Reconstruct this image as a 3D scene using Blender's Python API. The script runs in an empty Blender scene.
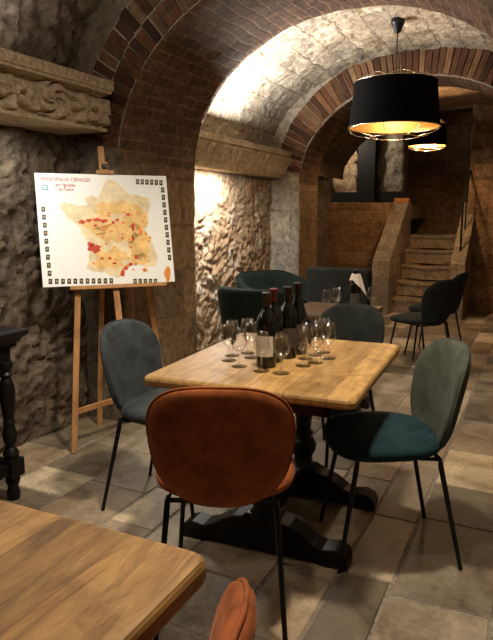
import bpy, bmesh, math, random
from mathutils import Vector, Matrix, noise
random.seed(7)
C = bpy.context.scene.collection
PI = math.pi
sc = bpy.context.scene

# ------------------------------------------------------------------ materials
def mat(name):
    m = bpy.data.materials.new(name); m.use_nodes = True
    nt = m.node_tree; b = nt.nodes['Principled BSDF']
    return m, nt, b
def N(nt, t, **k):
    n = nt.nodes.new(t)
    for a, v in k.items(): setattr(n, a, v)
    return n
def ramp(nt, stops):
    r = N(nt, 'ShaderNodeValToRGB'); e = r.color_ramp.elements
    while len(e) < len(stops): e.new(0.5)
    for el, (p, c) in zip(e, stops):
        el.position = p; el.color = (c[0], c[1], c[2], 1)
    return r
def coords(nt, kind='Object', scale=(1,1,1)):
    t = N(nt, 'ShaderNodeTexCoord'); mp = N(nt, 'ShaderNodeMapping')
    mp.inputs['Scale'].default_value = scale
    nt.links.new(t.outputs[kind], mp.inputs['Vector'])
    return mp.outputs['Vector']
def noise_tex(nt, vec, scale, detail=6, rough=.6, dist=0):
    n = N(nt, 'ShaderNodeTexNoise'); n.inputs['Scale'].default_value = scale
    n.inputs['Detail'].default_value = detail; n.inputs['Roughness'].default_value = rough
    n.inputs['Distortion'].default_value = dist
    nt.links.new(vec, n.inputs['Vector']); return n
def mix(nt, fac, a, b, mode='MIX'):
    m = N(nt, 'ShaderNodeMix', data_type='RGBA', blend_type=mode)
    L = nt.links
    if isinstance(fac, (int, float)): m.inputs[0].default_value = fac
    else: L.new(fac, m.inputs[0])
    for s, v in ((6, a), (7, b)):
        if isinstance(v, tuple): m.inputs[s].default_value = (*v, 1)
        else: L.new(v, m.inputs[s])
    return m.outputs[2]
def bump(nt, b, height, strength=.5, dist=.02):
    bp = N(nt, 'ShaderNodeBump'); bp.inputs['Strength'].default_value = strength
    bp.inputs['Distance'].default_value = dist
    nt.links.new(height, bp.inputs['Height']); nt.links.new(bp.outputs[0], b.inputs['Normal'])
def plain(name, col, rough=.5, metal=0, sheen=0, var=.15, nscale=40, bumpk=0, spec=.35):
    m, nt, b = mat(name); v = coords(nt)
    n = noise_tex(nt, v, nscale, 4)
    lo = tuple(c*(1-var) for c in col); hi = tuple(min(1, c*(1+var)) for c in col)
    r = ramp(nt, [(.3, lo), (.7, hi)]); nt.links.new(n.outputs[0], r.inputs[0])
    nt.links.new(r.outputs[0], b.inputs['Base Color'])
    b.inputs['Roughness'].default_value = rough; b.inputs['Metallic'].default_value = metal
    b.inputs['Specular IOR Level'].default_value = spec
    if sheen:
        b.inputs['Sheen Weight'].default_value = sheen; b.inputs['Sheen Roughness'].default_value = .4
        b.inputs['Sheen Tint'].default_value = (*[min(1, c*2.2+.15) for c in col], 1)
    if bumpk: bump(nt, b, n.outputs[0], bumpk, .002)
    return m
def velvet(name, col, sheen=.6):
    m, nt, b = mat(name); v = coords(nt)
    n1 = noise_tex(nt, v, 11, 6, .62, .4); n2 = noise_tex(nt, v, 420, 2)
    r = ramp(nt, [(.3, tuple(c*.6 for c in col)), (.7, tuple(min(1, c*1.4) for c in col))])
    nt.links.new(n1.outputs[0], r.inputs[0])
    nt.links.new(r.outputs[0], b.inputs['Base Color'])
    b.inputs['Roughness'].default_value = .85; b.inputs['Specular IOR Level'].default_value = .15
    b.inputs['Sheen Weight'].default_value = sheen; b.inputs['Sheen Roughness'].default_value = .35
    b.inputs['Sheen Tint'].default_value = (*[min(1, c*1.8+.08) for c in col], 1)
    bump(nt, b, n2.outputs[0], .25, .001)
    return m
def stone(name, dark, mid, light, scale=1.0, bk=.7, blocks=None):
    m, nt, b = mat(name); v = coords(nt)
    n1 = noise_tex(nt, v, 2.2*scale, 8, .65, .3); n2 = noise_tex(nt, v, 14*scale, 8, .7, .2); n3 = noise_tex(nt, v, 60*scale, 5, .7)
    r = ramp(nt, [(.28, dark), (.5, mid), (.72, light)]); nt.links.new(n1.outputs[0], r.inputs[0])
    r2 = ramp(nt, [(.34, (.30, .28, .26)), (.5, (.85, .83, .8)), (.66, (1.22, 1.2, 1.17))]); nt.links.new(n2.outputs[0], r2.inputs[0])
    col = mix(nt, .8, r.outputs[0], r2.outputs[0], 'MULTIPLY')
    hgt = N(nt, 'ShaderNodeMath', operation='ADD')
    s = N(nt, 'ShaderNodeMath', operation='MULTIPLY'); s.inputs[1].default_value = .4
    nt.links.new(n3.outputs[0], s.inputs[0]); nt.links.new(n2.outputs[0], hgt.inputs[0]); nt.links.new(s.outputs[0], hgt.inputs[1])
    h = hgt.outputs[0]
    if blocks:
        uv = coords(nt, 'UV')
        bt = N(nt, 'ShaderNodeTexBrick'); bt.inputs['Scale'].default_value = 1
        bt.inputs['Brick Width'].default_value = blocks[0]; bt.inputs['Row Height'].default_value = blocks[1]
        bt.inputs['Mortar Size'].default_value = blocks[2]; bt.inputs['Mortar Smooth'].default_value = .3
        bt.inputs['Color1'].default_value = (.72, .72, .72, 1); bt.inputs['Color2'].default_value = (1.12, 1.08, 1.03, 1)
        bt.inputs['Mortar'].default_value = (.80, .77, .72, 1) if len(blocks) < 4 else (*blocks[3], 1)
        nd = noise_tex(nt, uv, 5, 3); md = mix(nt, .06, uv, nd.outputs['Color'], 'ADD')
        nt.links.new(md, bt.inputs['Vector'])
        col = mix(nt, 1, col, bt.outputs['Color'], 'MULTIPLY')
        inv = N(nt, 'ShaderNodeMath', operation='SUBTRACT')
        nt.links.new(h, inv.inputs[0]); nt.links.new(bt.outputs['Fac'], inv.inputs[1]); h = inv.outputs[0]
    nt.links.new(col, b.inputs['Base Color'])
    b.inputs['Roughness'].default_value = .9; b.inputs['Specular IOR Level'].default_value = .25
    bump(nt, b, h, bk, .025)
    return m
def attr_stone(name, rough=.75, scale=1, bk=.4, spec=.3):
    """stone or brick whose base tint per piece comes from the 'Col' attribute"""
    m, nt, b = mat(name); v = coords(nt)
    a = N(nt, 'ShaderNodeVertexColor'); a.layer_name = 'Col'
    n1 = noise_tex(nt, v, 3.6*scale, 8, .68, .5); n2 = noise_tex(nt, v, 38*scale, 6, .7)
    r = ramp(nt, [(.32, (.40, .36, .32)), (.5, (.88, .86, .83)), (.66, (1.25, 1.23, 1.2))]); nt.links.new(n1.outputs[0], r.inputs[0])
    r2 = ramp(nt, [(.3, (.75, .75, .75)), (.65, (1.1, 1.1, 1.1))]); nt.links.new(n2.outputs[0], r2.inputs[0])
    c1 = mix(nt, 1, a.outputs[0], r.outputs[0], 'MULTIPLY'); c2 = mix(nt, 1, c1, r2.outputs[0], 'MULTIPLY')
    nt.links.new(c2, b.inputs['Base Color'])
    rr = ramp(nt, [(.35, (rough-.2,)*3), (.65, (rough+.12,)*3)]); nt.links.new(n1.outputs[0], rr.inputs[0])
    nt.links.new(rr.outputs[0], b.inputs['Roughness'])
    b.inputs['Specular IOR Level'].default_value = spec
    ad = N(nt, 'ShaderNodeMath', operation='ADD'); nt.links.new(n1.outputs[0], ad.inputs[0]); nt.links.new(n2.outputs[0], ad.inputs[1])
    bump(nt, b, ad.outputs[0], bk, .006)
    return m
def wood(name, c0, c1, c2, rough=.45, boards=.16, axis='Y'):
    m, nt, b = mat(name)
    v = coords(nt, 'Object', (11, 1.6, 11) if axis == 'Y' else (1.1, 14, 14) if axis == 'X' else (14, 14, 1.1))
    n = noise_tex(nt, v, 2.2, 9, .68, 1.2)
    vb = coords(nt, 'Object', (1, 1, 1)); sx = N(nt, 'ShaderNodeSeparateXYZ'); nt.links.new(vb, sx.inputs[0])
    d = N(nt, 'ShaderNodeMath', operation='DIVIDE'); d.inputs[1].default_value = boards
    nt.links.new(sx.outputs[0 if axis == 'Y' else 1], d.inputs[0])
    fl = N(nt, 'ShaderNodeMath', operation='FLOOR'); nt.links.new(d.outputs[0], fl.inputs[0])
    wn = N(nt, 'ShaderNodeTexWhiteNoise', noise_dimensions='1D'); nt.links.new(fl.outputs[0], wn.inputs['W'])
    rb = ramp(nt, [(0, (.76, .74, .70)), (1, (1.15, 1.13, 1.1))]); nt.links.new(wn.outputs['Value'], rb.inputs[0])
    fr = N(nt, 'ShaderNodeMath', operation='FRACT'); nt.links.new(d.outputs[0], fr.inputs[0])
    rj = ramp(nt, [(0, (.45, .4, .35)), (.025, (1, 1, 1))]); nt.links.new(fr.outputs[0], rj.inputs[0])
    r = ramp(nt, [(.28, c0), (.5, c1), (.7, c2)]); nt.links.new(n.outputs[0], r.inputs[0])
    n2 = noise_tex(nt, coords(nt), 5.0, 7, .65, .8)
    r3 = ramp(nt, [(.32, (.62, .58, .52)), (.5, (.98, .98, .97)), (.7, (1.15, 1.15, 1.15))]); nt.links.new(n2.outputs[0], r3.inputs[0])
    c = mix(nt, 1, r.outputs[0], rb.outputs[0], 'MULTIPLY'); c = mix(nt, 1, c, r3.outputs[0], 'MULTIPLY')
    if boards < 1: c = mix(nt, 1, c, rj.outputs[0], 'MULTIPLY')
    nt.links.new(c, b.inputs['Base Color']); b.inputs['Roughness'].default_value = rough
    b.inputs['Specular IOR Level'].default_value = .3
    bump(nt, b, n.outputs[0], .2, .004)
    return m
def emit(name, col, s):
    m, nt, b = mat(name)
    b.inputs['Base Color'].default_value = (*col, 1)
    b.inputs['Emission Color'].default_value = (*col, 1); b.inputs['Emission Strength'].default_value = s
    return m

M = {}
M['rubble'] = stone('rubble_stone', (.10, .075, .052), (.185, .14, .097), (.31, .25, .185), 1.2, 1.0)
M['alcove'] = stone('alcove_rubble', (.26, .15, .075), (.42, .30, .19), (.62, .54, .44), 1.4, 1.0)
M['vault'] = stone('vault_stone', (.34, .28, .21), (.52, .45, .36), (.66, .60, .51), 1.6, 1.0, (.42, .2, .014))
M['pier'] = stone('pier_stone', (.21, .135, .075), (.31, .21, .12), (.40, .29, .18), 1.2, .9, (.62, .33, .010))
M['greypier'] = stone('grey_pier_stone', (.34, .29, .23), (.44, .39, .32), (.52, .47, .4), 1.4, .9, (.5, .36, .010))
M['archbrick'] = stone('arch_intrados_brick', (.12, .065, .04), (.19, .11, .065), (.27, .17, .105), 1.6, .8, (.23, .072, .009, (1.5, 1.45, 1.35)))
M['backstone'] = stone('back_wall_stone', (.22, .13, .065), (.33, .21, .11), (.42, .29, .17), 1.5, 1.0, (.48, .21, .012))
M['step'] = stone('step_stone', (.24, .18, .115), (.34, .26, .17), (.44, .35, .24), 1.6, .6)
M['parapet'] = stone('parapet_stone', (.27, .21, .14), (.37, .3, .21), (.46, .38, .28), 2, .6, (.5, .27, .014))
M['frieze'] = stone('carved_limestone', (.46, .36, .24), (.54, .43, .30), (.60, .49, .35), 3, .15)
M['flag'] = attr_stone('flagstone', .62, 1, .45, .45)
M['brick'] = attr_stone('ring_brick', .85, 3, .6)
M['mortar'] = stone('lime_mortar', (.34, .27, .2), (.42, .35, .26), (.5, .42, .33), 4, .5)
M['grout'] = stone('floor_grout', (.25, .21, .165), (.33, .28, .22), (.4, .35, .28), 4, .5)
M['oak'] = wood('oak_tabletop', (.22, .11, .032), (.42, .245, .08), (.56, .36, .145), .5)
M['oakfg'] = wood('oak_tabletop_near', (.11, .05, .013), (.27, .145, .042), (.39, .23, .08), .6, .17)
M['blackwood'] = plain('black_stained_wood', (.006, .005, .0045), .42, var=.3, nscale=12, bumpk=.2, spec=.25)
M['oakdim'] = wood('dimmed_oak_tabletop', (.05, .026, .011), (.08, .042, .017), (.12, .065, .027), .5)  # oak with the dim light of the back bay put into its colour
M['beech'] = wood('easel_wood', (.34, .16, .06), (.45, .23, .09), (.52, .29, .13), .5, 9, 'Z')
M['metal'] = plain('black_leg_metal', (.012, .012, .013), .38, .4, var=.1)
M['chrome'] = plain('wire_chrome', (.55, .5, .42), .25, 1, var=.05)
M['shade'] = plain('black_shade_fabric', (.003, .003, .003), .95, var=.2, nscale=300, spec=.03)
M['gold'] = plain('gold_lining', (.50, .30, .095), .45, .85, var=.08)
M['bulb'] = emit('bulb_glow', (1, .78, .46), 22)
M['white'] = plain('poster_paper', (.88, .88, .82), .22, var=.02)
M['mapfill'] = plain('map_fill', (.80, .52, .20), .25, var=.25, nscale=14)
M['mappale'] = plain('map_pale', (.80, .66, .40), .25, var=.2, nscale=14)
M['mapred'] = plain('map_red', (.55, .07, .04), .25, var=.3, nscale=20)
M['maporange'] = plain('map_orange', (.75, .28, .06), .25, var=.2, nscale=20)
M['inkred'] = plain('ink_red', (.45, .03, .03), .3, var=.05)
M['inkteal'] = plain('ink_teal', (.15, .4, .36), .3, var=.05)
M['inkdark'] = plain('ink_dark', (.03, .03, .025), .3, var=.2)
M['inktan'] = plain('ink_tan', (.35, .28, .15), .3, var=.5, nscale=90)
M['bottle'] = plain('dark_bottle_glass', (.0025, .003, .002), .06, var=.1, spec=.6)
M['capsule'] = plain('dark_capsule', (.02, .012, .012), .35, .3)
M['capred'] = plain('red_capsule', (.09, .012, .012), .35, .2)
M['label'] = plain('label_paper', (.62, .57, .47), .6, var=.08)
M['labeldark'] = plain('dark_label_paper', (.06, .045, .035), .6, var=.15)
M['napkin'] = plain('white_napkin', (.70, .60, .50), .9, sheen=.2, var=.05)
M['ironwork'] = plain('black_iron', (.006, .0055, .005), .7, .2)
M['terra'] = plain('terracotta', (.55, .23, .09), .8, var=.2)
M['led'] = emit('led_strip', (1, .86, .66), 8)
V = {'orange': velvet('orange_velvet', (.30, .085, .024), .3), 'blue': velvet('slate_blue_velvet', (.044, .052, .057), .3),
     'teal': velvet('dark_teal_velvet', (.011, .032, .038), .3), 'sage': velvet('sage_velvet', (.060, .067, .050), .3),
     'green': velvet('dark_green_velvet', (.018, .021, .017), .2), 'black': velvet('charcoal_velvet', (.014, .016, .015), .1),
     'tub': velvet('bottle_green_velvet', (.006, .0115, .0075), .2), 'grey': velvet('dark_grey_fabric', (.011, .0115, .0085), .02)}
def glass_mat(k=1.0):
    """thin clear drinking glass: mostly clear, mirror-like at grazing angles"""
    m, nt, b = mat('clear_glass'); L = nt.links
    tr = N(nt, 'ShaderNodeBsdfTransparent'); tr.inputs[0].default_value = (.985, .985, .975, 1)
    gl = N(nt, 'ShaderNodeBsdfGlossy'); gl.inputs['Roughness'].default_value = .06
    fr = N(nt, 'ShaderNodeLayerWeight'); fr.inputs[0].default_value = .45
    rp = ramp(nt, [(.0, (.05*k,)*3), (.5, (.13*k,)*3), (.8, (.34*k,)*3), (1, (.9,)*3)]); L.new(fr.outputs['Facing'], rp.inputs[0])
    mx = N(nt, 'ShaderNodeMixShader'); L.new(rp.outputs[0], mx.inputs[0]); L.new(tr.outputs[0], mx.inputs[1]); L.new(gl.outputs[0], mx.inputs[2])
    L.new(mx.outputs[0], nt.nodes['Material Output'].inputs[0]); return m
M['glass'] = glass_mat(); M['stemglass'] = glass_mat(1.6)

# ------------------------------------------------------------------ object helpers
def obj(name, bm, material, parent=None, smooth=False, bevel=0, sub=0, loc=None):
    bmesh.ops.recalc_face_normals(bm, faces=bm.faces[:])
    me = bpy.data.meshes.new(name); bm.to_mesh(me); bm.free()
    for m in (material if isinstance(material, (list, tuple)) else [material]): me.materials.append(m)
    if smooth:
        for p in me.polygons: p.use_smooth = True
    o = bpy.data.objects.new(name, me); C.objects.link(o)
    if parent: o.parent = parent
    if loc: o.location = loc
    if bevel:
        md = o.modifiers.new('bevel', 'BEVEL'); md.width = bevel; md.segments = 3; md.limit_method = 'ANGLE'; md.angle_limit = math.radians(40)
    if sub:
        md = o.modifiers.new('sub', 'SUBSURF'); md.levels = sub; md.render_levels = sub
    return o
def tag(o, label, cat, group=None):
    o['label'] = label; o['category'] = cat
    if group: o['group'] = group
    return o
def thing(name, label, cat, loc=(0,0,0), rotz=0, group=None):
    o = bpy.data.objects.new(name, None); C.objects.link(o)
    o.empty_display_size = .1; o.location = loc; o.rotation_euler = (0, 0, rotz)
    return tag(o, label, cat, group)
def struct(o, label=None):
    o['kind'] = 'structure'
    if label: o['label'] = label
    return o
def box(bm, x0, x1, y0, y1, z0, z1, M4=None):
    vs = [bm.verts.new((x, y, z)) for z in (z0, z1) for x, y in ((x0,y0),(x1,y0),(x1,y1),(x0,y1))]
    if M4 is not None:
        for v in vs: v.co = M4 @ v.co
    fs = [(3,2,1,0),(4,5,6,7),(0,1,5,4),(1,2,6,5),(2,3,7,6),(3,0,4,7)]
    return [bm.faces.new([vs[i] for i in f]) for f in fs]
def frame_of(d):
    d = d.normalized(); up = Vector((0,0,1)) if abs(d.z) < .95 else Vector((1,0,0))
    a = d.cross(up).normalized(); return a, d.cross(a).normalized()
def tube(bm, pts, r, n=10, closed=False, cap=True):
    pts = [Vector(p) for p in pts]; rs = r if isinstance(r, (list, tuple)) else [r]*len(pts)
    rings = []; K = len(pts); a = None
    for i, p in enumerate(pts):
        if closed: d = pts[(i+1) % K]-pts[i-1]
        else: d = pts[min(i+1, K-1)]-pts[max(i-1, 0)]
        d.normalize()
        if a is None: a, b = frame_of(d)
        else:
            a = (a-d*a.dot(d)).normalized(); b = d.cross(a)
        rings.append([bm.verts.new(p+a*math.cos(2*PI*k/n)*rs[i]+b*math.sin(2*PI*k/n)*rs[i]) for k in range(n)])
    for i in range(K if closed else K-1):
        A, B = rings[i], rings[(i+1) % K]
        for k in range(n): bm.faces.new((A[k], A[(k+1)%n], B[(k+1)%n], B[k]))
    if cap and not closed:
        bm.faces.new(rings[0][::-1]); bm.faces.new(rings[-1])
def lathe(bm, prof, n=24, c=(0,0), closed_profile=False):
    rings = []
    for r, z in prof:
        if r < 1e-5: rings.append([bm.verts.new((c[0], c[1], z))])
        else: rings.append([bm.verts.new((c[0]+r*math.cos(2*PI*k/n), c[1]+r*math.sin(2*PI*k/n), z)) for k in range(n)])
    K = len(rings)
    for i in range(K if closed_profile else K-1):
        A, B = rings[i], rings[(i+1) % K]
        for k in range(n):
            k2 = (k+1) % n
            if len(A) == 1 and len(B) == 1: continue
            if len(A) == 1: bm.faces.new((A[0], B[k2], B[k]))
            elif len(B) == 1: bm.faces.new((A[k], A[k2], B[0]))
            else: bm.faces.new((A[k], A[k2], B[k2], B[k]))
def beam(bm, p, q, w, h, upv=(0,0,1)):
    p, q = Vector(p), Vector(q); d = (q-p); L = d.length; d.normalize()
    a = d.cross(Vector(upv)); a = a.normalized() if a.length > 1e-4 else Vector((1,0,0)); b = a.cross(d)
    m = Matrix((( a.x, b.x, d.x, p.x), (a.y, b.y, d.y, p.y), (a.z, b.z, d.z, p.z), (0,0,0,1)))
    box(bm, -w/2, w/2, -h/2, h/2, 0, L, m)
def sheet(bm, fn, nu, nv, uv=None):
    """grid mesh from fn(i/nu, j/nv) with an optional uv"""
    vs = [[bm.verts.new(fn(i/nu, j/nv)) for j in range(nv+1)] for i in range(nu+1)]
    lay = bm.loops.layers.uv.verify() if uv else None
    for i in range(nu):
        for j in range(nv):
            f = bm.faces.new((vs[i][j], vs[i+1][j], vs[i+1][j+1], vs[i][j+1]))
            if uv:
                for l, (a, b) in zip(f.loops, ((i,j),(i+1,j),(i+1,j+1),(i,j+1))): l[lay].uv = uv(a/nu, b/nv)
    return vs
def rough(p, amp, s=5.0, seed=0):
    """rough-hewn rubble: broken stones of mixed size, chipped ridges, recessed joints"""
    P = Vector(p)+Vector((seed*3.1, seed*1.7, seed*.7)); w = noise.noise_vector(P*3.3)*.16
    q = (P+w)*s; d, _ = noise.voronoi(Vector((q.x, q.y*.8, q.z*1.25)))
    e = min(1, (d[1]-d[0])*3.2)
    rid = 1-abs(noise.noise((P+w)*8.5))*2; rid2 = 1-abs(noise.noise(P*19+w*30))*2
    rid3 = 1-abs(noise.noise(P*36+w*40))*2
    return amp*(e*.42 + .5*noise.fractal(P*3.4, .8, 2.1, 5) + .34*rid + .34*rid2 + .2*rid3 + .16*noise.noise(P*60) - .6)

# ------------------------------------------------------------------ the cellar shell
XL, XR, XC = -2.77, .34, -1.215
A_, B_, ZS = 1.215, 1.0, 1.69          # arch half span, rise, springing
def wall_sheet(name, x, y0, y1, z1, amp, mt, seed, step=.022, nx=1):
    bm = bmesh.new()
    nu, nv = max(2, int((y1-y0)/step)), max(2, int(z1/step))
    def fn(u, v):
        p = (x, y0+u*(y1-y0), v*z1-.02)
        return (x+nx*rough(p, amp, 5.2, seed), p[1], p[2])
    sheet(bm, fn, nu, nv)
    return struct(obj(name, bm, mt, smooth=True))
wall_sheet('wall_left', XL, -2, 3.33, 2.25, .055, M['rubble'], 3, .017)
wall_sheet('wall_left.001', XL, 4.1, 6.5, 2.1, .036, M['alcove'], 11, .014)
wall_sheet('wall_left.002', XL-.3, 6.9, 9.5, 2.4, .03, M['rubble'], 5, .06)
wall_sheet('wall_right', XR, -2, 3.33, 2.25, .03, M['rubble'], 8, .06, -1)
wall_sheet('wall_right.001', XR, 4.1, 6.5, 2.1, .03, M['rubble'], 9, .06, -1)
wall_sheet('wall_right.002', XR, 6.9, 9.5, 2.4, .03, M['rubble'], 10, .06, -1)
def vault(name, y0, y1, zs, b, a, amp, mt, seed, step):
    bm = bmesh.new(); nu, nv = int((y1-y0)/step), int(4.4/step)
    def fn(u, v):
        t = PI*(1-v); y = y0+u*(y1-y0)
        p = Vector((XC+a*math.cos(t), y, zs+b*math.sin(t)))
        nrm = Vector((-math.cos(t)/a, 0, -math.sin(t)/b)).normalized()
        return p + nrm*rough(p, amp, 4.2, seed)
    sheet(bm, fn, nu, nv, lambda u, v: (u*(y1-y0), v*4.4))
    return struct(obj(name, bm, mt, smooth=True))
vault('ceiling', -2, 3.33, 2.05, 1.1, 1.56, .065, M['rubble'], 21, .024)
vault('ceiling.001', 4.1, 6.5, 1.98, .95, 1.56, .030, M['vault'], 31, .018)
vault('ceiling.002', 6.9, 9.6, 1.9, .95, 1.7, .02, M['rubble'], 41, .07)
bm = bmesh.new(); box(bm, -3, .6, -2.2, -2, 0, 3.3); struct(obj('wall_front', bm, M['rubble']))

def arch(name, y0, y1, mt, facemat, back=True):
    """brick rib on two piers: inner skin (piers + intrados) and the two upright faces, one solid"""
    prof = [(XC-A_, z) for z in [i*.1 for i in range(0, 17)]]
    nE = 60
    prof += [(XC-A_*math.cos(PI*i/nE), ZS+B_*math.sin(PI*i/nE)) for i in range(nE+1)]
    prof += [(XC+A_, z) for z in [1.6-i*.1 for i in range(0, 17)]]
    L = [0]
    for i in range(1, len(prof)): L.append(L[-1]+math.dist(prof[i], prof[i-1]))
    bm = bmesh.new(); lay = bm.loops.layers.uv.verify(); ny = max(3, int((y1-y0)/.05))
    def P(i, j):
        x, z = prof[i]; y = y0+(y1-y0)*j/ny
        k = .010*noise.fractal(Vector((x*4, y*4, z*4)), .9, 2, 4)
        if 0 < j < ny: pass
        cx, cz = XC-x, (ZS-z if z > ZS else 0); l = math.hypot(cx, cz) or 1
        return (x+cx/l*k, y, z+cz/l*k)
    vs = [[bm.verts.new(P(i, j)) for j in range(ny+1)] for i in range(len(prof))]
    for i in range(len(prof)-1):
        zmid = (prof[i][1]+prof[i+1][1])/2
        for j in range(ny):
            f = bm.faces.new((vs[i][j], vs[i+1][j], vs[i+1][j+1], vs[i][j+1]))
            f.material_index = 0 if zmid > ZS-.02 else 1
            for l, (a, b) in zip(f.loops, ((i,j),(i+1,j),(i+1,j+1),(i,j+1))):
                yy = y0+(y1-y0)*b/ny
                l[lay].uv = (L[a], yy) if f.material_index == 0 else (yy, L[a])
            if f.material_index == 0:
                for l in f.loops: l[lay].uv = (l[lay].uv[1], l[lay].uv[0])
            f.smooth = True
    for j in (0, ny):
        K = 6
        ring = []
        for i, (x, z) in enumerate(prof):
            if z <= ZS: out = (XC-1.75 if x < XC else XC+1.75, z)
            else:
                t = math.atan2((z-ZS)/B_, (x-XC)/A_); out = (XC+1.75*math.cos(t), ZS+1.65*math.sin(t))
            row = [vs[i][j]]
            for k in range(1, K+1):
                q = k/K; px, pz = x+(out[0]-x)*q, z+(out[1]-z)*q
                dy = .012*noise.fractal(Vector((px*5, 3.3+j, pz*5)), .9, 2, 4)
                row.append(bm.verts.new((px, (y0 if j == 0 else y1)+dy, pz)))
            ring.append(row)
        for i in range(len(prof)-1):
            for k in range(K):
                f = bm.faces.new((ring[i][k], ring[i+1][k], ring[i+1][k+1], ring[i][k+1]))
                f.material_index = 2; f.smooth = True
                for l in f.loops: l[lay].uv = (l.vert.co.x, l.vert.co.z)
    o = obj(name, bm, [mt, M['pier'], facemat]); return struct(o)
def brick_ring(name, y, yd, off0, thick, n, t0, t1, seed, cols):
    """voussoir bricks of one ring, radially set into the face of an arch"""
    rnd = random.Random(seed); bm = bmesh.new(); col = bm.loops.layers.color.new('Col')
    pts = []; S = 900
    for i in range(S+1):
        t = t0+(t1-t0)*i/S; pts.append((t, XC+(A_+off0)*math.cos(t), ZS+(B_+off0)*math.sin(t)))
    L = [0]
    for i in range(1, S+1): L.append(L[-1]+math.dist(pts[i][1:], pts[i-1][1:]))
    def at(l, off):
        i = min(range(S+1), key=lambda k: abs(L[k]-l)); t, x, z = pts[i]
        nx, nz = math.cos(t)/(A_+off0), math.sin(t)/(B_+off0); h = math.hypot(nx, nz)
        return x+nx/h*off, z+nz/h*off
    for k in range(n):
        a, b = L[-1]*(k+.07)/n, L[-1]*(k+.93)/n
        j1, j2 = rnd.uniform(.004, .012), thick-rnd.uniform(.004, .014); dy = rnd.uniform(-.010, .004)
        q = [at(a, j1), at(b, j1), at(b, j2), at(a, j2)]
        q = [(x+rnd.uniform(-.003, .003), z+rnd.uniform(-.003, .003)) for x, z in q]
        cx, cz = sum(p[0] for p in q)/4, sum(p[1] for p in q)/4
        r0 = [bm.verts.new((x, y, z)) for x, z in q]
        r1 = [bm.verts.new((x, y+yd*(.75)+dy, z)) for x, z in q]
        r2 = [bm.verts.new((cx+(x-cx)*.86, y+yd+dy, cz+(z-cz)*.93)) for x, z in q]
        c = rnd.choice(cols); v = rnd.uniform(.75, 1.15)
        fs = [bm.faces.new(r2)]
        for A, B in ((r0, r1), (r1, r2)):
            for m in range(4): fs.append(bm.faces.new((A[m], A[(m+1)%4], B[(m+1)%4], B[m])))
        for f in fs:
            for l in f.loops: l[col] = (c[0]*v, c[1]*v, c[2]*v, 1)
    bed = [[bm.verts.new((at(L[-1]*i/80, o)[0], y+yd*.35, at(L[-1]*i/80, o)[1])) for o in (.001, thick)] for i in range(81)]
    for i in range(80):
        f = bm.faces.new((bed[i][0], bed[i+1][0], bed[i+1][1], bed[i][1])); f.material_index = 1
    return struct(obj(name, bm, [M['brick'], M['mortar']]))
BR = [(.40, .26, .17), (.35, .22, .145), (.45, .31, .215), (.29, .19, .13), (.42, .265, .165), (.48, .37, .27)]
BR2 = [(.46, .32, .21), (.39, .25, .16), (.52, .39, .28), (.33, .21, .14), (.55, .45, .34)]
Y1a, Y1b, Y2a, Y2b = 3.26, 4.18, 6.41, 7.0
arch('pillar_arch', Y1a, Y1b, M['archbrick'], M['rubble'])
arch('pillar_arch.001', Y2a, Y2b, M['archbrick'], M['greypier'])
brick_ring('trim_1', Y1a, -.018, .0, .16, 56, .10, PI-.10, 1, BR)
brick_ring('trim_2', Y1a, -.016, .162, .16, 60, .12, PI-.12, 2, BR)
brick_ring('trim_3', Y2a, -.022, .0, .29, 58, .12, PI-.12, 3, BR2)

# ---- the flagstone floor
def floor():
    rnd = random.Random(5); bm = bmesh.new(); col = bm.loops.layers.color.new('Col')
    f = bm.faces.new([bm.verts.new(p) for p in ((-3.2,-2.1,-.005),(.7,-2.1,-.005),(.7,9.6,-.005),(-3.2,9.6,-.005))]); f.material_index = 1
    tones = [(.60,.54,.44), (.66,.60,.50), (.53,.48,.40), (.73,.67,.56), (.63,.55,.44), (.55,.49,.40), (.46,.42,.355), (.68,.61,.50)]
    x = -3.15
    while x < .6:
        w = rnd.choice([.20, .24, .28, .32, .36]); y = -2.1-rnd.random()*.4
        while y < 9.5:
            l = rnd.uniform(.26, .66)
            g = .004; b = .006; dz = rnd.uniform(-.003, 0)
            q = [(x+g, y+g), (x+w-g, y+g), (x+w-g, y+l-g), (x+g, y+l-g)]
            q = [(a+rnd.uniform(-.005,.005), c+rnd.uniform(-.008,.008)) for a, c in q]
            cx, cy = x+w/2, y+l/2
            lo = [bm.verts.new((a, c, -.007)) for a, c in q]
            hi = [bm.verts.new((a+(b if a < cx else -b), c+(b if c < cy else -b), dz)) for a, c in q]
            t = rnd.choice(tones); v = rnd.uniform(.78, 1.15)
            fs = [bm.faces.new(hi)]+[bm.faces.new((lo[m], lo[(m+1)%4], hi[(m+1)%4], hi[m])) for m in range(4)]
            for ff in fs:
                for lp in ff.loops: lp[col] = (t[0]*v, t[1]*v, t[2]*v, 1)
            y += l
        x += w
    return struct(obj('floor', bm, [M['flag'], M['grout']]))
floor()

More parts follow.
